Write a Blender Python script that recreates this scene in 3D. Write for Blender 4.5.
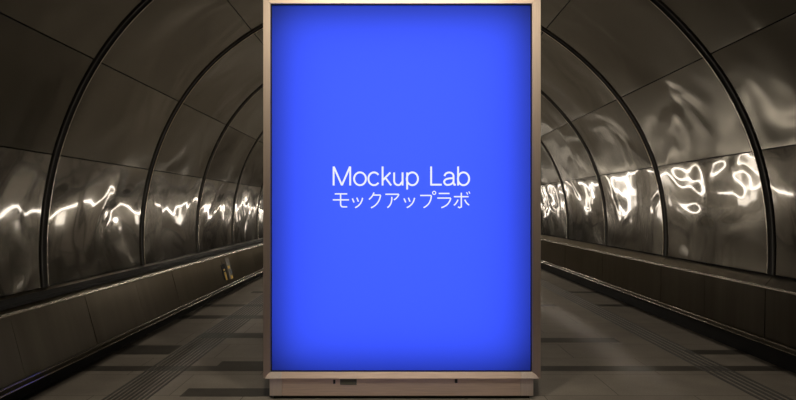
import bpy, bmesh, math, random
from mathutils import Vector
random.seed(7)
PI = math.pi
for o in list(bpy.data.objects): bpy.data.objects.remove(o)
SC = bpy.context.scene
C = SC.collection

# ------------------------------------------------------------ camera, world, exposure
F = 600.0                       # focal length in pixels for a 796 px wide frame
CAMZ = 1.125                    # camera height above the floor
cd = bpy.data.cameras.new('camera'); cam = bpy.data.objects.new('camera', cd); C.objects.link(cam)
cam.location = (0, 0, CAMZ); cam.rotation_euler = (PI/2, 0, 0)
cd.sensor_width = 36; cd.lens = F/796*36
cd.shift_x = 4/796; cd.shift_y = 8/796
cd.clip_start = 0.02; cd.clip_end = 200
SC.camera = cam
w = bpy.data.worlds.new('world'); SC.world = w; w.use_nodes = True
w.node_tree.nodes['Background'].inputs[0].default_value = (1, .85, .68, 1)
w.node_tree.nodes['Background'].inputs[1].default_value = 0.02
SC.view_settings.view_transform = 'Standard'; SC.view_settings.look = 'None'
SC.view_settings.gamma = 1; SC.view_settings.use_curve_mapping = False
SC.view_settings.exposure = 0.0
SC.cycles.caustics_reflective = False; SC.cycles.caustics_refractive = False
WARM = (1.0, .89, .755)
CROWN_FAR = 38.0      # emission of the added crown lamps far beyond the sign
CROWN_NEAR = 7.0     # emission of the added crown lamps just beyond the sign
CROWN_FRONT = 26.0    # emission of crown lamps added near the camera to brighten the sign's base
RAIL_GLOW = 14.0      # emission of the added handrails that put bright lines on the walls

# ------------------------------------------------------------ materials
def nodes(name):
    m = bpy.data.materials.new(name); m.use_nodes = True
    nt = m.node_tree; return m, nt, nt.nodes['Principled BSDF']
def N(nt, t, **k):
    n = nt.nodes.new(t)
    for a, v in k.items(): setattr(n, a, v)
    return n
def plain(name, col, rough=.5, metal=0.0, noise=0.0, scale=8.0, stretch=(1,1,1)):
    m, nt, b = nodes(name)
    b.inputs['Roughness'].default_value = rough; b.inputs['Metallic'].default_value = metal
    g = N(nt, 'ShaderNodeNewGeometry'); mp = N(nt, 'ShaderNodeMapping'); mp.inputs['Scale'].default_value = stretch
    t = N(nt, 'ShaderNodeTexNoise'); t.inputs['Scale'].default_value = scale; t.inputs['Detail'].default_value = 4
    r = N(nt, 'ShaderNodeValToRGB')
    r.color_ramp.elements[0].color = (*[c*(1-noise) for c in col], 1); r.color_ramp.elements[0].position = .3
    r.color_ramp.elements[1].color = (*[min(1, c*(1+noise)) for c in col], 1); r.color_ramp.elements[1].position = .7
    nt.links.new(g.outputs['Position'], mp.inputs[0]); nt.links.new(mp.outputs[0], t.inputs['Vector'])
    nt.links.new(t.outputs[0], r.inputs[0]); nt.links.new(r.outputs[0], b.inputs['Base Color'])
    return m
def emit(name, col, s):
    m = bpy.data.materials.new(name); m.use_nodes = True; nt = m.node_tree; nt.nodes.clear()
    e = N(nt, 'ShaderNodeEmission'); e.inputs[0].default_value = (*col, 1); e.inputs[1].default_value = s
    o = N(nt, 'ShaderNodeOutputMaterial'); nt.links.new(e.outputs[0], o.inputs[0]); return m
def panel_material(name, col, rough, amp, big=.8, fine=1.7, tint=1.0, coat=0.0):
    """polished sheet metal that is slightly dented, differently on every sheet"""
    m, nt, b = nodes(name)
    b.inputs['Metallic'].default_value = 1.0; b.inputs['Specular Tint'].default_value = (tint, tint, tint, 1)
    g = N(nt, 'ShaderNodeNewGeometry'); oi = N(nt, 'ShaderNodeObjectInfo')
    mul = N(nt, 'ShaderNodeMath', operation='MULTIPLY'); mul.inputs[1].default_value = 57.0
    nt.links.new(oi.outputs['Random'], mul.inputs[0])
    add = N(nt, 'ShaderNodeVectorMath', operation='ADD')
    nt.links.new(g.outputs['Position'], add.inputs[0]); nt.links.new(mul.outputs[0], add.inputs[1])
    n1 = N(nt, 'ShaderNodeTexNoise'); n1.inputs['Scale'].default_value = big; n1.inputs['Detail'].default_value = 0; n1.inputs['Distortion'].default_value = .4
    n2 = N(nt, 'ShaderNodeTexNoise'); n2.inputs['Scale'].default_value = fine; n2.inputs['Detail'].default_value = 1.0; n2.inputs['Distortion'].default_value = .9
    for n in (n1, n2): nt.links.new(add.outputs[0], n.inputs['Vector'])
    m2 = N(nt, 'ShaderNodeMath', operation='MULTIPLY'); m2.inputs[1].default_value = .28
    nt.links.new(n2.outputs[0], m2.inputs[0])
    s = N(nt, 'ShaderNodeMath', operation='ADD'); nt.links.new(n1.outputs[0], s.inputs[0]); nt.links.new(m2.outputs[0], s.inputs[1])
    bp = N(nt, 'ShaderNodeBump'); bp.inputs['Strength'].default_value = 1.0; bp.inputs['Distance'].default_value = amp
    nt.links.new(s.outputs[0], bp.inputs['Height']); nt.links.new(bp.outputs[0], b.inputs['Normal'])
    if coat:
        b.inputs['Coat Weight'].default_value = 1.0; b.inputs['Coat IOR'].default_value = coat; b.inputs['Coat Roughness'].default_value = .05
        b.inputs['Coat Tint'].default_value = (1, .98, .94, 1)
        nt.links.new(bp.outputs[0], b.inputs['Coat Normal'])
    # cloudy roughness and a slight tone change from sheet to sheet
    n3 = N(nt, 'ShaderNodeTexNoise'); n3.inputs['Scale'].default_value = 1.1; n3.inputs['Detail'].default_value = 1
    nt.links.new(add.outputs[0], n3.inputs['Vector'])
    mr = N(nt, 'ShaderNodeMapRange'); mr.inputs['From Min'].default_value = .3; mr.inputs['From Max'].default_value = .7
    mr.inputs['To Min'].default_value = rough*.85; mr.inputs['To Max'].default_value = rough*1.2
    nt.links.new(n3.outputs[0], mr.inputs[0]); nt.links.new(mr.outputs[0], b.inputs['Roughness'])
    r = N(nt, 'ShaderNodeValToRGB')
    r.color_ramp.elements[0].color = (*[c*.85 for c in col], 1); r.color_ramp.elements[1].color = (*[c*1.12 for c in col], 1)
    nt.links.new(oi.outputs['Random'], r.inputs[0]); nt.links.new(r.outputs[0], b.inputs['Base Color'])
    return m
M = {}
M['panel'] = panel_material('polished_dented_sheet', (.155, .147, .13), .16, .038, tint=.8, coat=2.0)
M['ceil']  = panel_material('satin_dented_sheet', (.185, .176, .153), .15, .045, tint=.7)
# brushed casing sheets: upright grain, so the streaks run up and down
m, nt, b = nodes('brushed_casing_sheet')
b.inputs['Metallic'].default_value = 1.0; b.inputs['Specular Tint'].default_value = (.42, .40, .37, 1)
g = N(nt, 'ShaderNodeNewGeometry'); mp = N(nt, 'ShaderNodeMapping'); mp.inputs['Scale'].default_value = (0.3, 4, .3)
t = N(nt, 'ShaderNodeTexNoise'); t.inputs['Scale'].default_value = 1.6; t.inputs['Detail'].default_value = 5
rr = N(nt, 'ShaderNodeValToRGB'); rr.color_ramp.elements[0].position = .3; rr.color_ramp.elements[1].position = .75
rr.color_ramp.elements[0].color = (.095, .086, .072, 1); rr.color_ramp.elements[1].color = (.15, .137, .115, 1)
m1 = N(nt, 'ShaderNodeMapRange'); m1.inputs['To Min'].default_value = .24; m1.inputs['To Max'].default_value = .40
bp = N(nt, 'ShaderNodeBump'); bp.inputs['Distance'].default_value = .0015
nt.links.new(g.outputs['Position'], mp.inputs[0]); nt.links.new(mp.outputs[0], t.inputs['Vector'])
nt.links.new(t.outputs[0], rr.inputs[0]); nt.links.new(rr.outputs[0], b.inputs['Base Color'])
nt.links.new(t.outputs[0], m1.inputs[0]); nt.links.new(m1.outputs[0], b.inputs['Roughness'])
nt.links.new(t.outputs[0], bp.inputs['Height']); nt.links.new(bp.outputs[0], b.inputs['Normal'])
M['face'] = m
M['lip']   = plain('polished_trim_metal', (.82, .77, .68), .22, 1.0, .05)
M['rib']   = plain('dark_satin_trim', (.07, .066, .058), .38, 1.0, .08)
M['black'] = plain('black_backing', (.008, .008, .007), .7, 0, .2)
M['brushed'] = plain('brushed_champagne_steel', (.80, .65, .51), .42, 1.0, .05, 6, (40, 40, 1))
M['brushed_h'] = plain('brushed_champagne_steel_level', (.95, .76, .60), .58, 1.0, .07, 6, (1.2, 40, 30))
M['cap']   = plain('pale_brushed_end_cap', (.92, .80, .68), .58, 1.0, .04, 6, (40, 40, 1))
M['grey']  = plain('grey_green_plate', (.16, .155, .11), .5, .3, .08, 20)
M['tactile'] = plain('tactile_bar_metal', (.085, .078, .066), .6, .0, .1, 30)
M['darkpaint'] = plain('dark_housing', (.05, .047, .04), .5, .2, .1)
M['dark_tile'] = plain('dark_stone_tile', (.075, .066, .052), .52, 0, .18, 9)
M['yellow'] = plain('yellow_print', (.80, .50, .03), .5, 0, .05)
M['stick_b'] = plain('black_print', (.012, .011, .010), .9, 0, .05)
M['stick_w'] = plain('grey_print', (.24, .22, .19), .7, 0, .08, 30)
M['blueish'] = plain('blue_grey_print', (.12, .16, .2), .4, 0, .08, 30)
M['crown_far'] = emit('added_crown_glow', WARM, CROWN_FAR)
M['crown_front'] = emit('added_crown_glow_front', WARM, CROWN_FRONT)
M['crown_near'] = emit('added_crown_glow_dim', WARM, CROWN_NEAR)
M['rail_glow'] = emit('added_rail_tube_glow', (1.0, .88, .74), RAIL_GLOW)
M['box_glow'] = emit('added_rail_panel_glow', (1.0, .88, .74), 4.5)  # added panels that leave bright patches in the wall reflections
M['led'] = emit('lightbox_led_panel', (1, 1, 1), 1.65)
M['letter'] = emit('white_backlit_letters', (.93, .95, 1.0), .95)

# light coming through the printed blue sheet of the lightbox
m = bpy.data.materials.new('blue_backlit_print'); m.use_nodes = True; nt = m.node_tree; nt.nodes.clear()
tr = N(nt, 'ShaderNodeBsdfTranslucent'); tr.inputs[0].default_value = (.034, .078, .92, 1)
df = N(nt, 'ShaderNodeBsdfDiffuse'); df.inputs[0].default_value = (.22, .30, .5, 1)
mx = N(nt, 'ShaderNodeMixShader'); mx.inputs[0].default_value = .10
oo = N(nt, 'ShaderNodeOutputMaterial')
nt.links.new(tr.outputs[0], mx.inputs[1]); nt.links.new(df.outputs[0], mx.inputs[2]); nt.links.new(mx.outputs[0], oo.inputs[0])
M['print'] = m

# floor: pale stone slabs with thin joints, slightly glossy
m, nt, b = nodes('pale_stone_floor')
g = N(nt, 'ShaderNodeNewGeometry')
br = N(nt, 'ShaderNodeTexBrick'); br.inputs['Scale'].default_value = 1.0
br.inputs['Brick Width'].default_value = .90; br.inputs['Row Height'].default_value = .45; br.inputs['Mortar Size'].default_value = .003
br.inputs['Color1'].default_value = (.31, .272, .22, 1); br.inputs['Color2'].default_value = (.27, .236, .19, 1); br.inputs['Mortar'].default_value = (.11, .095, .075, 1)
nz = N(nt, 'ShaderNodeTexNoise'); nz.inputs['Scale'].default_value = 5; nz.inputs['Detail'].default_value = 8
sp = N(nt, 'ShaderNodeTexNoise'); sp.inputs['Scale'].default_value = 90; sp.inputs['Detail'].default_value = 2
mixc = N(nt, 'ShaderNodeMix', data_type='RGBA', blend_type='OVERLAY'); mixc.inputs[0].default_value = .35
mixd = N(nt, 'ShaderNodeMix', data_type='RGBA', blend_type='OVERLAY'); mixd.inputs[0].default_value = .25
for n in (br, nz, sp): nt.links.new(g.outputs['Position'], n.inputs['Vector'])
nt.links.new(br.outputs[0], mixc.inputs[6]); nt.links.new(nz.outputs[0], mixc.inputs[7])
nt.links.new(mixc.outputs[2], mixd.inputs[6]); nt.links.new(sp.outputs[0], mixd.inputs[7])
nt.links.new(mixd.outputs[2], b.inputs['Base Color'])
mr = N(nt, 'ShaderNodeMapRange'); mr.inputs['To Min'].default_value = .44; mr.inputs['To Max'].default_value = .60
nt.links.new(nz.outputs[0], mr.inputs[0]); nt.links.new(mr.outputs[0], b.inputs['Roughness'])
M['floor'] = m

# ------------------------------------------------------------ helpers
def obj(name, bm, mats, parent=None, smooth=False, loc=None):
    me = bpy.data.meshes.new(name)
    if loc is not None: bmesh.ops.translate(bm, verts=bm.verts, vec=-Vector(loc))
    bmesh.ops.recalc_face_normals(bm, faces=bm.faces)
    bm.to_mesh(me); bm.free()
    for k in (mats if isinstance(mats, (list, tuple)) else [mats]): me.materials.append(M[k])
    if smooth:
        for p in me.polygons: p.use_smooth = True
    o = bpy.data.objects.new(name, me); C.objects.link(o)
    if loc is not None: o.location = loc
    if parent is not None: o.parent = parent
    return o
def thing(name, label, cat, loc, group=None):
    o = bpy.data.objects.new(name, None); C.objects.link(o); o.location = loc
    o['label'] = label; o['category'] = cat
    if group: o['group'] = group
    return o
def box(bm, x0, x1, y0, y1, z0, z1, mi=0, bev=0):
    vs = [bm.verts.new((x, y, z)) for x in (x0, x1) for y in (y0, y1) for z in (z0, z1)]
    fs = [bm.faces.new([vs[i] for i in q]) for q in ((0,1,3,2),(4,6,7,5),(0,4,5,1),(2,3,7,6),(0,2,6,4),(1,5,7,3))]
    for f in fs: f.material_index = mi
    if bev:
        es = list({e for f in fs for e in f.edges})
        r = bmesh.ops.bevel(bm, geom=es, offset=bev, segments=2, affect='EDGES', profile=.5)
        for f in r['faces']: f.material_index = mi
def ribbon(bm, prof, y0, y1, ny=1):
    """extrude an open cross-section [(x,z)...] along the tunnel"""
    rows = [[bm.verts.new((x, y0+(y1-y0)*j/ny, z)) for x, z in prof] for j in range(ny+1)]
    for j in range(ny):
        for i in range(len(prof)-1):
            bm.faces.new((rows[j][i], rows[j][i+1], rows[j+1][i+1], rows[j+1][i]))
def solid(bm, prof, y0, y1):
    """extrude a closed cross-section along the tunnel, capped"""
    a = [bm.verts.new((x, y0, z)) for x, z in prof]; b_ = [bm.verts.new((x, y1, z)) for x, z in prof]
    n = len(prof)
    for i in range(n): bm.faces.new((a[i], a[(i+1) % n], b_[(i+1) % n], b_[i]))
    bm.faces.new(a[::-1]); bm.faces.new(b_)
def flat_normal_fix(o): return o

# ------------------------------------------------------------ tunnel measures
R = 2.5; CX = .0925; CZ = CAMZ - .30
D0, SP = 4.13, 1.61                   # first visible rib, rib spacing
K0, K1 = -5, 16                       # bays built
Y0 = D0 + K0*SP; Y1 = D0 + K1*SP
FLAT = [(-90, 0), (20, 0), (33, .018), (46, .033), (57, .039), (90, .038), (115, .031), (124, .023), (137, .005), (145, 0), (270, 0)]
def flat(a):                          # the vault is a little flatter than a circle above the shoulders
    d = math.degrees(a)
    for (a0, f0), (a1, f1) in zip(FLAT, FLAT[1:]):
        if a0 <= d <= a1: return f0+(f1-f0)*(d-a0)/(a1-a0)
    return 0
def cp(a, r=R):
    k = 1-sum(flat(a+math.radians(q)) for q in (-8, -4, 0, 4, 8))/5
    return (CX + r*k*math.cos(a), CZ + r*k*math.sin(a))
def rad(d): return d*PI/180
RB, LB = -3.6, -5.6                   # where the sheets end above the ledge, right and left
seam_r = [RB, 16.1, 33.2, 56.0]; seam_l = [LB, 15.4, 31.6, 54.0]
def shell(name, a0, a1):
    bm = bmesh.new(); n = 40
    inn = [cp(a0+(a1-a0)*i/n, R+.022) for i in range(n+1)]
    out = [cp(a1+(a0-a1)*i/n, R+.16) for i in range(n+1)]
    solid(bm, inn+out, Y0, Y1)
    o = obj(name, bm, 'black'); o['kind'] = 'structure'; return o
def sheet(parent, a0, a1, y0, y1, mat):
    """one curved sheet with a real turned-back edge"""
    bm = bmesh.new(); na = max(8, int((a1-a0)*R/.05)); ny = 8; g = .004/R
    a0 += g; a1 -= g; y0 += .004; y1 -= .004
    def r_at(i, j):
        e = min(i, na-i, ) ; f = min(j, ny-j)
        return R
    grid = [[bm.verts.new((cp(a0+(a1-a0)*i/na, r_at(i, j))[0], y0+(y1-y0)*j/ny, cp(a0+(a1-a0)*i/na, r_at(i, j))[1])) for j in range(ny+1)] for i in range(na+1)]
    back = [[bm.verts.new((cp(a0+(a1-a0)*i/na, R+.02)[0], y0+(y1-y0)*j/ny, cp(a0+(a1-a0)*i/na, R+.02)[1])) for j in (0, ny)] for i in range(na+1)]
    for i in range(na):
        for j in range(ny):
            f = bm.faces.new((grid[i][j], grid[i+1][j], grid[i+1][j+1], grid[i][j+1])); f.smooth = True
    for i in range(na):
        for jj, j in ((0, 0), (1, ny)):
            e0, e1 = bm.verts.new(grid[i][j].co), bm.verts.new(grid[i+1][j].co)
            bm.faces.new((e0, e1, back[i+1][jj], back[i][jj]))
    o = obj('lining_sheet', bm, mat, parent)
    me = o.data
    return o
wl = shell('wall_left', PI-rad(54), PI-rad(LB)+rad(1.5))
wr = shell('wall_right', rad(RB)-rad(1.5), rad(56))
ce = shell('ceiling', rad(56), PI-rad(54))
for k in range(K0, K1):
    a, b_ = D0+k*SP+.031, D0+(k+1)*SP-.053
    for i in range(3):
        sheet(wr, rad(seam_r[i]), rad(seam_r[i+1]), a, b_, 'panel' if i < 1 else 'ceil')
        sheet(wl, PI-rad(seam_l[i+1]), PI-rad(seam_l[i]), a, b_, 'panel' if i < 1 else 'ceil')
    sheet(ce, rad(56), rad(79), a, b_, 'ceil'); sheet(ce, rad(79), rad(101), a, b_, 'ceil'); sheet(ce, rad(101), PI-rad(54), a, b_, 'ceil')

# ribs between the bays: satin band, black groove, bright far lip
def arc_solid(bm, prof, a0, a1, n=96):
    """sweep a closed (radius, y) cross-section round the vault"""
    rows = []
    for i in range(n+1):
        a = a0+(a1-a0)*i/n
        rows.append([bm.verts.new((cp(a, r)[0], y, cp(a, r)[1])) for r, y in prof])
    m_ = len(prof)
    for i in range(n):
        for j in range(m_):
            f = bm.faces.new((rows[i][j], rows[i][(j+1) % m_], rows[i+1][(j+1) % m_], rows[i+1][j]))
    bm.faces.new(rows[0][::-1]); bm.faces.new(rows[-1])
for n, k in enumerate(range(K0, K1+1)):
    y = D0+k*SP; A0, A1 = rad(RB), PI-rad(LB)
    bm = bmesh.new(); arc_solid(bm, [(R+.02, y-.052), (R-.004, y-.050), (R-.010, y-.046), (R-.010, y-.036), (R-.004, y-.032), (R+.02, y-.032)], A0, A1)
    t = obj('trim_%d' % (n+1), bm, 'rib'); t['kind'] = 'structure'
    bm = bmesh.new(); arc_solid(bm, [(R+.021, y-.0315), (R+.002, y-.0315), (R+.002, y+.0195), (R+.021, y+.0195)], A0, A1)
    obj('gasket', bm, 'black', t)
    bm = bmesh.new(); arc_solid(bm, [(R+.02, y+.020), (R-.005, y+.020), (R-.008, y+.022), (R-.008, y+.026), (R-.005, y+.029), (R+.02, y+.030)], A0, A1)
    obj('bright_lip', bm, 'lip', t)

# ------------------------------------------------------------ floor
def P(x, y):                            # a point of the floor seen at a pixel: (X, Y)
    d = F*CAMZ/(y-208.0); return ((x-394.0)*d/F, d)
FXL, FXR = -2.32, 2.98
bm = bmesh.new(); box(bm, FXL, FXR, Y0, Y1, -.12, 0)
fl = obj('floor', bm, 'floor'); fl['kind'] = 'structure'
# dark plank tiles laid across (X0, X1, Y0, Y1)
tiles = [(-2.15, -1.73, 4.61, 4.91), (-2.15, 2.75, 4.14, 4.27), (-1.26, 0.3, 4.27, 4.40), (-1.28, .7, 3.58, 3.74),
         (-1.72, .5, 5.19, 5.40), (.3, 1.90, 5.02, 5.19), (2.30, 2.86, 4.61, 4.75), (2.34, 2.95, 6.85, 7.0),
         (1.2, 1.87, 6.85, 7.0), (2.30, 2.9, 7.94, 8.08), (.6, 2.2, 9.8, 10.0), (-2.2, -1.3, 6.1, 6.28), (-2.2, -.4, 6.85, 7.0),
         (-1.9, -1.0, 7.94, 8.1), (-2.2, -.5, 9.8, 10.0), (-.5, 2.7, 3.05, 3.2), (-2.1, .2, 2.6, 2.75), (.4, 1.9, 2.2, 2.35)]
for i in range(18):
    yy = 10.9+.9*i; x0 = random.uniform(-2, 1); tiles.append((x0, min(2.8, x0+random.uniform(.9, 2)), yy, yy+.16))
bm = bmesh.new()
for x0, x1, y0, y1 in tiles:
    box(bm, x0, x1, y0, y1, .0002, .0012)
obj('dark_floor_tiles', bm, 'dark_tile', fl)
def tactile(x0, x1, n):
    bm = bmesh.new(); wd = (x1-x0)/n
    for i in range(n):
        a = x0+wd*i
        solid(bm, [(a+wd*.25, .0012), (a+wd*.32, .005), (a+wd*.68, .005), (a+wd*.75, .0012)], Y0+.5, Y1-.5)
    obj('tactile_strip', bm, 'tactile', fl)
tactile(-1.72, -1.44, 9); tactile(2.13, 2.35, 5)

# ------------------------------------------------------------ bench-high metal casing along both walls
def casing(side, W, T, B, rec):
    """W wall foot, T top nosing, B face bottom, rec recess x; all (x, z)"""
    s = -1 if side == 'left' else 1
    bm = bmesh.new()
    back = (W[0]+s*.14, W[1]); 
    solid(bm, [(rec+s*.02, .0005), (rec+s*.02, W[1]-.012), (back[0], W[1]-.012), (back[0], .0005)] if s > 0 else
              [(rec+s*.02, .0005), (rec+s*.02, W[1]-.012), (back[0], W[1]-.012), (back[0], .0005)], Y0, Y1)
    root = obj('baseboard_'+side, bm, 'black'); root['kind'] = 'structure'
    # ledge under the sheets and down to the nosing, one sheet per bay
    for k in range(K0, K1):
        a, b_ = D0+k*SP+.003, D0+(k+1)*SP-.003
        bm = bmesh.new(); solid(bm, [(W[0]+s*.03, W[1]+.0), T, (T[0]+s*.002, T[1]-.012), (W[0]+s*.03, W[1]-.012)], a, b_)
        obj('ledge', bm, 'face', root)
        n = 2
        for q in range(n):
            c0 = a+(b_-a)*q/n+.0015; c1 = a+(b_-a)*(q+1)/n-.0015
            bm = bmesh.new(); solid(bm, [(T[0]+s*.006, T[1]-.014), (B[0], B[1]), (B[0]+s*.012, B[1]), (T[0]+s*.018, T[1]-.014)], c0, c1)
            obj('face_sheet', bm, 'face', root)
    def tube(nm, x, z, r, mat):
        bm = bmesh.new(); solid(bm, [(x+r*math.cos(i*PI/5), z+r*math.sin(i*PI/5)) for i in range(10)], Y0+.01, Y1-.01)
        o = obj(nm, bm, mat, root, smooth=(nm != 'nosing')); return o
    tube('nosing', T[0]-s*.002, T[1]-.005, .011, 'lip')
    bm = bmesh.new(); solid(bm, [(B[0]-s*.022, B[1]+.012), (B[0]-s*.026, B[1]+.006), (B[0]-s*.026, B[1]-.022), (B[0]+s*.03, B[1]-.022), (B[0]+s*.03, B[1]+.0)], Y0+.01, Y1-.01)
    obj('bottom_rail', bm, 'face', root)
    tube('top_bead', B[0]-s*.024, B[1]+.011, .0035, 'lip')
    tube('bottom_bead', B[0]-s*.026, B[1]-.020, .0045, 'lip')
    return root
Z = lambda t: CAMZ - t*R
casing('left', (-.9578*R, Z(.2165)), (-.85*R, Z(.234)), (-.815*R, Z(.379)), -.872*R)
casing('right', (1.035*R, Z(.183)), (1.02*R, Z(.2155)), (1.02*R, Z(.362)), 1.13*R)

# ------------------------------------------------------------ closing walls at both ends
for nm, y0, y1 in (('wall_front', Y1, Y1+.15), ('wall_back', Y0-.15, Y0)):
    bm = bmesh.new(); box(bm, -3.0, 3.2, y0, y1, -.12, 3.6); o = obj(nm, bm, 'rib'); o['kind'] = 'structure'

# ------------------------------------------------------------ added lamps and lit rails, all out of view
def crown(y0, y1, glow, label):  # unseen lamp added at the crown to light vault and floor
    zc = cp(PI/2)[1]-.012
    t = thing('added_ceiling_light', label, 'added lamp', (CX, (y0+y1)/2, zc), 'added ceiling lights along the crown of the tunnel')
    c = Vector(t.location)
    bm = bmesh.new(); box(bm, -.09, .09, y0-c.y, y1-c.y, -.05, .0, bev=.006); obj('housing', bm, 'darkpaint', t)
    bm = bmesh.new(); box(bm, -.07, .07, y0-c.y+.03, y1-c.y-.03, -.060, -.0505); obj('diffuser', bm, glow, t)
for k in range(1, K1):
    a = D0+k*SP; crown(a+.15, a+SP-.2, 'crown_far' if k > 3 else 'crown_near', 'slim lamp added under the crown of the vault beyond the blue sign')
for k in (-4, -3):
    a = D0+k*SP; crown(a+.3, a+SP-.35, 'crown_front', 'slim lamp added under the crown of the vault in front of the blue sign')
def added_rail(x, y0, y1, RZ, label):  # invented rail, hidden by the sign; its glow makes the wavy wall reflections
    """a length of added handrail on posts with a glowing tube under the grip and one glowing panel"""
    t = thing('added_lit_handrail', label, 'handrail', (x, (y0+y1)/2, 0), 'lit handrails added down the middle of the tunnel')
    L = (y1-y0)/2
    for yy in (-L+.12, L-.12):
        bm = bmesh.new(); bmesh.ops.create_cone(bm, cap_ends=True, segments=16, radius1=.02, radius2=.02, depth=.90)
        bmesh.ops.translate(bm, verts=bm.verts, vec=(0, yy, .4505)); obj('post', bm, 'rib', t)
        bm = bmesh.new(); bmesh.ops.create_cone(bm, cap_ends=True, segments=20, radius1=.055, radius2=.045, depth=.015)
        bmesh.ops.translate(bm, verts=bm.verts, vec=(0, yy, .009)); obj('foot', bm, 'rib', t)
    bm = bmesh.new(); solid(bm, [(.028*math.cos(i*PI/7), .925+.028*math.sin(i*PI/7)) for i in range(14)], -L+.01, L-.01); obj('grip', bm, 'rib', t)
    bm = bmesh.new(); solid(bm, [(.006*math.cos(i*PI/6), RZ+.006*math.sin(i*PI/6)) for i in range(12)], -L+.15, L-.15); obj('glowing_tube', bm, 'rail_glow', t)
    bm = bmesh.new(); box(bm, -.010, .010, L*.1, L*.40, RZ-.08, RZ-.02); obj('glowing_panel', bm, 'box_glow', t)
for i in range(9):
    y = 5.6+1.9*i
    added_rail(-1.12, y, y+1.86, .81, 'added lit handrail on posts left of the middle, behind the blue sign')
    added_rail(1.22, y, y+1.86, .85, 'added lit handrail on posts right of the middle, behind the blue sign')
def spot(x, y, tx_, ty_, tz_, power, ang, label):  # unseen spot added to brighten the sign's frame
    zc = CZ+math.sqrt((R*.962)**2-(x-CX)**2)-.012
    t = thing('added_spotlight', label, 'added lamp', (x, y, zc), 'spotlights added to light the sign')
    d = Vector((tx_-x, ty_-y, tz_-(zc-.16))).normalized(); q = d.to_track_quat('Z', 'Y')
    bm = bmesh.new(); bmesh.ops.create_cone(bm, cap_ends=True, segments=20, radius1=.012, radius2=.012, depth=.14); bmesh.ops.translate(bm, verts=bm.verts, vec=(0, 0, -.07)); obj('stem', bm, 'darkpaint', t)
    bm = bmesh.new(); bmesh.ops.create_cone(bm, cap_ends=True, segments=28, radius1=.06, radius2=.11, depth=.16)
    bmesh.ops.translate(bm, verts=bm.verts, vec=(0, 0, -.03)); bmesh.ops.rotate(bm, verts=bm.verts, cent=(0, 0, 0), matrix=q.to_matrix()); bmesh.ops.translate(bm, verts=bm.verts, vec=(0, 0, -.16)); obj('can', bm, 'darkpaint', t)
    ld = bpy.data.lights.new('added_spot_bulb', 'SPOT'); ld.energy = power; ld.color = WARM; ld.spot_size = rad(ang); ld.spot_blend = .6; ld.shadow_soft_size = .10
    lo = bpy.data.objects.new('added_spot_bulb', ld); C.objects.link(lo); lo.parent = t
    lo.location = Vector((0, 0, -.16))+d*.07; lo.rotation_euler = (-d).to_track_quat('Z', 'Y').to_euler()
for sxx in (-.40, .55):
    spot(sxx, 1.7, sxx*.5, 3.4, 1.0, 85, 100, 'black spot lamp added under the vault in front of the blue sign, aimed at it')

# ------------------------------------------------------------ the lightbox sign
SD = F*CAMZ/192.0                       # distance of the sign's face
def sx(px): return (px-394.0)*SD/F
def sz(py): return CAMZ-(py-208.0)*SD/F
sg = thing('advertising_lightbox', 'tall blue backlit advertising lightbox in a brushed metal frame standing on the tunnel floor', 'sign', (sx(402), SD+.12, 0))
LOC = Vector(sg.location)
def sobj(name, bm, mat, smooth=False):
    bmesh.ops.translate(bm, verts=bm.verts, vec=-LOC); return obj(name, bm, mat, sg, smooth)
xl, xr, zt, zb = sx(263), sx(541), sz(-5), sz(379)
il, ir, it, ib = sx(270.5), sx(532), sz(3.5), sz(372)
DEP = .26
def mitre(name, o4, i4, mat):
    """one frame bar: outer edge points o4, inner edge points i4, with a small step inside"""
    bm = bmesh.new()
    (ox0, oz0), (ox1, oz1) = o4; (ix0, iz0), (ix1, iz1) = i4
    y = SD
    P_ = [[(ox0, y+.012, oz0), (ox0*.97+ix0*.03, y, oz0*.97+iz0*.03), (ix0*.97+ox0*.03, y, iz0*.97+oz0*.03), (ix0, y+.006, iz0), (ix0, y+.022, iz0), (ox0, y+.022, oz0)],
          [(ox1, y+.012, oz1), (ox1*.97+ix1*.03, y, oz1*.97+iz1*.03), (ix1*.97+ox1*.03, y, iz1*.97+oz1*.03), (ix1, y+.006, iz1), (ix1, y+.022, iz1), (ox1, y+.022, oz1)]]
    a = [bm.verts.new(p) for p in P_[0]]; b_ = [bm.verts.new(p) for p in P_[1]]
    for i in range(6): bm.faces.new((a[i], a[(i+1) % 6], b_[(i+1) % 6], b_[i]))
    bm.faces.new(a[::-1]); bm.faces.new(b_)
    return sobj(name, bm, mat)
mg = .0012
mitre('frame_bar', ((xl, zt-mg), (xl, zb+.002)), ((il, it-mg), (il, ib+mg)), 'brushed')
mitre('frame_bar', ((xr, zt-mg), (xr, zb+.002)), ((ir, it-mg), (ir, ib+mg)), 'brushed')
mitre('frame_bar', ((xl+mg, zt), (xr-mg, zt)), ((il+mg, it), (ir-mg, it)), 'brushed_h')
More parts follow.
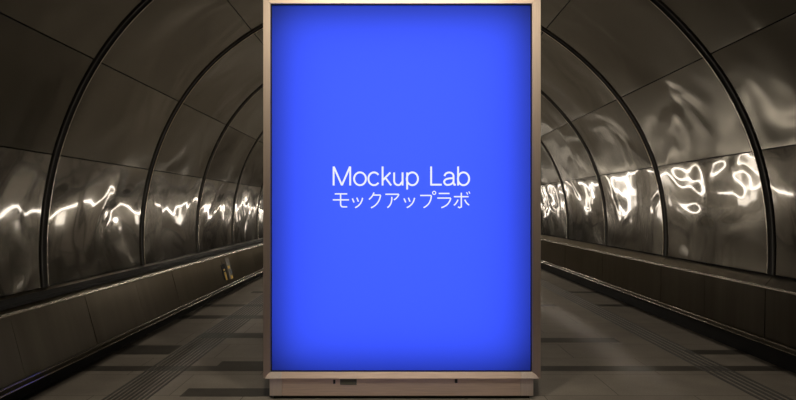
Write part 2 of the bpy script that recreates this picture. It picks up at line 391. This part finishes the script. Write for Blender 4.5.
# bottom bar, slightly proud, with paler ends
def bar(name, x0, x1, z0, z1, y0, y1, mat, bev=.003):
    bm = bmesh.new(); box(bm, x0, x1, y0, y1, z0, z1, bev=bev); return sobj(name, bm, mat)
c0, c1 = sx(281.5), sx(521)
def sill(name, xa0, xa1, xb0, xb1, mat):
    """bottom bar section; a = top edge, b = bottom edge (mitred ends)"""
    bm = bmesh.new()
    zb2 = sz(378.6)
    f = [(xa0, SD+.002, ib), (xa1, SD+.002, ib), (xb1, SD-.010, zb2+.004), (xb0, SD-.010, zb2+.004)]
    lo = [(xb0, SD-.008, zb2), (xb1, SD-.008, zb2)]; bk = [(xa0, SD+.022, ib), (xa1, SD+.022, ib), (xb1, SD+.022, zb2), (xb0, SD+.022, zb2)]
    v = [bm.verts.new(p) for p in f+lo+bk]
    for q in ((0,1,2,3), (3,2,5,4), (4,5,8,9), (0,6,7,1), (6,9,8,7), (0,3,4,9,6), (1,7,8,5,2)): bm.faces.new([v[i] for i in q])
    return sobj(name, bm, mat)
sill('bottom_bar', c0+.001, c1-.001, c0+.001, c1-.001, 'brushed_h')
o = sill('bottom_bar_end', il+.001, c0, xl+.012, c0, 'cap'); o['label'] = 'paler left end of the bottom bar'
o = sill('bottom_bar_end', c1, ir-.001, c1, xr-.012, 'cap'); o['label'] = 'paler right end of the bottom bar'
# black inner gasket round the print
bm = bmesh.new(); gk = .0045
for x0, x1, z0, z1 in ((il, il+gk, ib, it), (ir-gk, ir, ib, it), (il+gk, ir-gk, ib, ib+gk), (il+gk, ir-gk, it-gk, it)): box(bm, x0, x1, SD+.008, SD+.021, z0, z1)
sobj('gasket', bm, 'black')
# cabinet shell behind the frame: sides, top, bottom, back; open towards the print
bm = bmesh.new(); th = .012
yb0, yb1 = SD+.0225, SD+DEP
box(bm, xl+.004, xl+.004+th, yb0, yb1, zb, zt-.004); box(bm, xr-.004-th, xr-.004, yb0, yb1, zb, zt-.004)
box(bm, xl+.004+th, xr-.004-th, yb0, yb1, zt-.004-th, zt-.004); box(bm, xl+.004+th, xr-.004-th, yb0, yb1, zb, zb+th)
box(bm, xl+.004+th, xr-.004-th, yb1-th, yb1, zb+th, zt-.004-th)
sobj('cabinet', bm, 'brushed')
# print and the LED panel that lights it from behind
bm = bmesh.new(); box(bm, xl+.02, xr-.02, SD+.0235, SD+.0240, ib-.005, it+.005)
bm.free(); bm = bmesh.new()
pv = [bm.verts.new(p) for p in ((il-.012, SD+.0235, ib-.003), (ir+.012, SD+.0235, ib-.003), (ir+.012, SD+.0235, it+.008), (il-.012, SD+.0235, it+.008))]
bm.faces.new(pv); o = sobj('poster', bm, 'print'); o['label'] = 'translucent bright blue print'
ins = .06
bm = bmesh.new(); box(bm, il+ins, ir-ins, SD+.185, SD+.193, ib+ins, it-ins); sobj('light_panel', bm, 'led')

# ---- lettering, drawn as strokes in the zoomed frame of the photograph's text block
def tx(u, v): return (sx(320+u/4.975), sz(155+v/4.975))
def stroke(bm, pts, wd, y, closed=False, cap='flat'):
    p = [Vector(tx(*q)) for q in pts]; n = len(p); h = wd/4.975*SD/F/2
    L, Rr = [], []
    for i in range(n):
        if closed: a, c = p[i-1], p[(i+1) % n]
        else: a, c = p[max(0, i-1)], p[min(n-1, i+1)]
        d1 = (p[i]-a); d2 = (c-p[i])
        if d1.length < 1e-9: d1 = d2
        if d2.length < 1e-9: d2 = d1
        d1.normalize(); d2.normalize(); t = (d1+d2).normalized(); nrm = Vector((-t.y, t.x))
        k = h/max(.45, nrm.dot(Vector((-d1.y, d1.x))))
        L.append(p[i]+nrm*k); Rr.append(p[i]-nrm*k)
    def V(q, yy): return bm.verts.new((q.x, yy, q.y))
    fl_, fr = [V(q, y) for q in L], [V(q, y) for q in Rr]; bl, brr = [V(q, y+.003) for q in L], [V(q, y+.003) for q in Rr]
    m_ = n if closed else n-1
    for i in range(m_):
        j = (i+1) % n
        bm.faces.new((fl_[i], fl_[j], fr[j], fr[i])); bm.faces.new((bl[i], brr[i], brr[j], bl[j]))
        bm.faces.new((fl_[i], bl[i], bl[j], fl_[j])); bm.faces.new((fr[i], fr[j], brr[j], brr[i]))
    if not closed:
        bm.faces.new((fl_[0], fr[0], brr[0], bl[0])); bm.faces.new((fl_[-1], bl[-1], brr[-1], fr[-1]))
def arc(cx, cy, rx, ry, a0, a1, n=20): return [(cx+rx*math.cos(rad(a0+(a1-a0)*i/n)), cy-ry*math.sin(rad(a0+(a1-a0)*i/n))) for i in range(n+1)]
def bez(p0, p1, p2, n=10): return [((1-t)**2*p0[0]+2*t*(1-t)*p1[0]+t*t*p2[0], (1-t)**2*p0[1]+2*t*(1-t)*p1[1]+t*t*p2[1]) for t in [i/n for i in range(n+1)]]
W1 = 9.0
glyphs = [
 [([(66, 151), (66, 56)], 0), ([(149, 151), (149, 56)], 0), ([(67, 57), (107.5, 150)], 0), ([(148, 57), (107.5, 150)], 0)],
 [(arc(198, 117.5, 29.5, 32, 0, 360, 36)[:-1], 1)],
 [(arc(268, 117.5, 28, 32, 38, 322, 28), 0)],
 [([(311, 151), (311, 56)], 0), ([(350, 86), (312, 125)], 0), ([(325, 112), (354, 151)], 0)],
 [([(369, 86), (369, 128)] + arc(389, 128, 20, 21, 180, 300, 12)[1:] + [(409, 132)], 0), ([(411, 86), (411, 151)], 0)],
 [([(434, 86), (434, 171)], 0), (arc(460, 117.5, 28, 32, 0, 360, 36)[:-1], 1)],
 [([(554, 56), (554, 151)], 0), ([(554, 147), (607, 147)], 0)],
 [([(621, 104)] + arc(644, 103, 22, 17, 165, 8, 14) + [(666, 108), (666, 138), (670, 147), (677, 147)], 0),
  ([(666, 113)] + bez((655, 115), (620, 116), (619, 133), 8) + bez((619, 133), (622, 150), (640, 148), 6)[1:] + bez((640, 148), (660, 146), (666, 130), 6)[1:], 0)],
 [([(689, 56), (689, 151)], 0), (arc(716, 117.5, 28, 32, 0, 360, 36)[:-1], 1)],
]
W2 = 6.4
kana = [
 [([(72, 193), (134, 193)], 0), ([(62, 223), (143, 223)], 0), ([(101, 193), (101, 245)] + bez((101, 245), (102, 258), (114, 258), 6)[1:] + [(134, 258)], 0)],
 [([(160, 216), (168, 236)], 0), ([(182, 212), (190, 232)], 0), (bez((211, 213), (205, 248), (174, 262)), 0)],
 [(bez((268, 186), (262, 206), (243, 221)), 0), ([(264, 199), (301, 199)], 0), (bez((301, 199), (295, 245), (253, 263)), 0)],
 [([(325, 195), (392, 195)], 0), (bez((392, 195), (387, 212), (368, 223)), 0), (bez((357, 208), (360, 245), (335, 262)), 0)],
 [([(418, 216), (427, 236)], 0), ([(440, 212), (448, 232)], 0), (bez((471, 213), (465, 248), (432, 262)), 0)],
 [([(499, 201), (555, 201)], 0), (bez((555, 201), (553, 245), (516, 262)), 0), (arc(569, 188, 8, 8, 0, 360, 16)[:-1], 2)],
 [([(592, 191), (646, 191)], 0), ([(585, 214), (652, 214)], 0), (bez((652, 214), (645, 250), (605, 262)), 0)],
 [([(668, 207), (741, 207)], 0), ([(705, 187), (705, 258), (696, 262), (688, 258)], 0), (bez((688, 222), (682, 240), (668, 250), 6), 0), (bez((722, 222), (729, 240), (744, 249), 6), 0),
  ([(731, 185), (737, 196)], 2), ([(742, 181), (748, 192)], 2)],
]
for s_, W in ((glyphs, W1), (kana, W2)):
    for gl in s_:
        bm = bmesh.new()
        for i, (pts, fl_) in enumerate(gl): stroke(bm, pts, W if fl_ < 2 else 4.5, SD+.0190-.0006*i, closed=(fl_ == 1 or (fl_ == 2 and len(pts) > 3)))
        o = sobj('letter', bm, 'letter')

# base below the bottom bar
bx0, bx1 = sx(269), sx(534); zb0, zb1 = sz(396.6), sz(378.8)
bar('base_panel', c0+.001, c1-.001, zb0, zb1-.001, SD+.012, SD+.030, 'brushed_h')
o = bar('base_end', bx0, c0, zb0, zb1-.001, SD+.012, SD+.030, 'cap'); o['label'] = 'paler left end of the base panel'
o = bar('base_end', c1, bx1, zb0, zb1-.001, SD+.012, SD+.030, 'cap'); o['label'] = 'paler right end of the base panel'
bar('base_box', bx0+.004, bx1-.004, zb0+.002, zb1-.002, SD+.031, SD+DEP, 'brushed', 0)
bar('kick', bx0+.02, bx1-.02, 0, zb0+.001, SD+.03, SD+DEP-.02, 'black', 0)
o = bar('plate', sx(340), sx(356.5), sz(385.2), sz(379.4), SD+.0075, SD+.0115, 'grey', .001); o['label'] = 'small grey plate under the bottom bar'
bar('latch', sx(333), sx(335.2), sz(384.2), sz(380.2), SD+.007, SD+.0115, 'darkpaint', .0008)
bar('latch', sx(455), sx(457.6), sz(383.4), sz(379.4), SD+.007, SD+.0115, 'darkpaint', .0008)

# ------------------------------------------------------------ notices stuck on the left casing
T = Vector((-.85*R, 0, Z(.234)-.014)); B = Vector((-.815*R, 0, Z(.379)))
T.x -= .006
up = (T-B).normalized(); nrm = Vector((up.z, 0, -up.x))
def face_pt(y, h, off): return B + up*h + Vector((0, y, 0)) + nrm*off
HH = (T-B).length
def notice(name, label, cat, y0, y1, h0, h1, mat):
    bm = bmesh.new(); ctr = face_pt((y0+y1)/2, (h0+h1)/2, .0)
    t = thing(name, label, cat, ctr)
    def slab(nm, a0, a1, b0, b1, o0, o1, mt, tri=False):
        bm = bmesh.new()
        pts = [(a0, b0), (a1, b0), (a1, b1), (a0, b1)] if not tri else [(a0, b0), (a1, b0), ((a0+a1)/2, b1)]
        f = [bm.verts.new(face_pt(y, h, o1)-ctr) for y, h in pts]; k = [bm.verts.new(face_pt(y, h, o0)-ctr) for y, h in pts]
        n = len(pts)
        for i in range(n): bm.faces.new((f[i], f[(i+1) % n], k[(i+1) % n], k[i]))
        bm.faces.new(f[::-1]); bm.faces.new(k)
        return obj(nm, bm, mt, t)
    slab('backing', y0, y1, h0, h1, .001, .004, mat)
    return t, slab
yA = 7.28
t, sl = notice('warning_notice', 'black upright notice with yellow marks stuck on the left metal casing', 'notice', yA, yA+.17, .075, .265, 'stick_b')
sl('yellow_mark', yA+.05, yA+.12, .065, .165, .0045, .006, 'yellow'); sl('yellow_mark', yA+.045, yA+.115, .185, .205, .0045, .006, 'yellow')
yB = yA+.22
t, sl = notice('information_notice', 'pale grey notice with yellow corners to the right of the black notice on the casing', 'notice', yB, yB+.16, .06, .325, 'stick_w')
sl('yellow_mark', yB+.05, yB+.14, .055, .10, .0045, .006, 'yellow'); sl('yellow_mark', yB+.03, yB+.12, .19, .225, .0045, .006, 'yellow'); sl('blue_mark', yB+.10, yB+.17, .12, .17, .0045, .006, 'blueish')
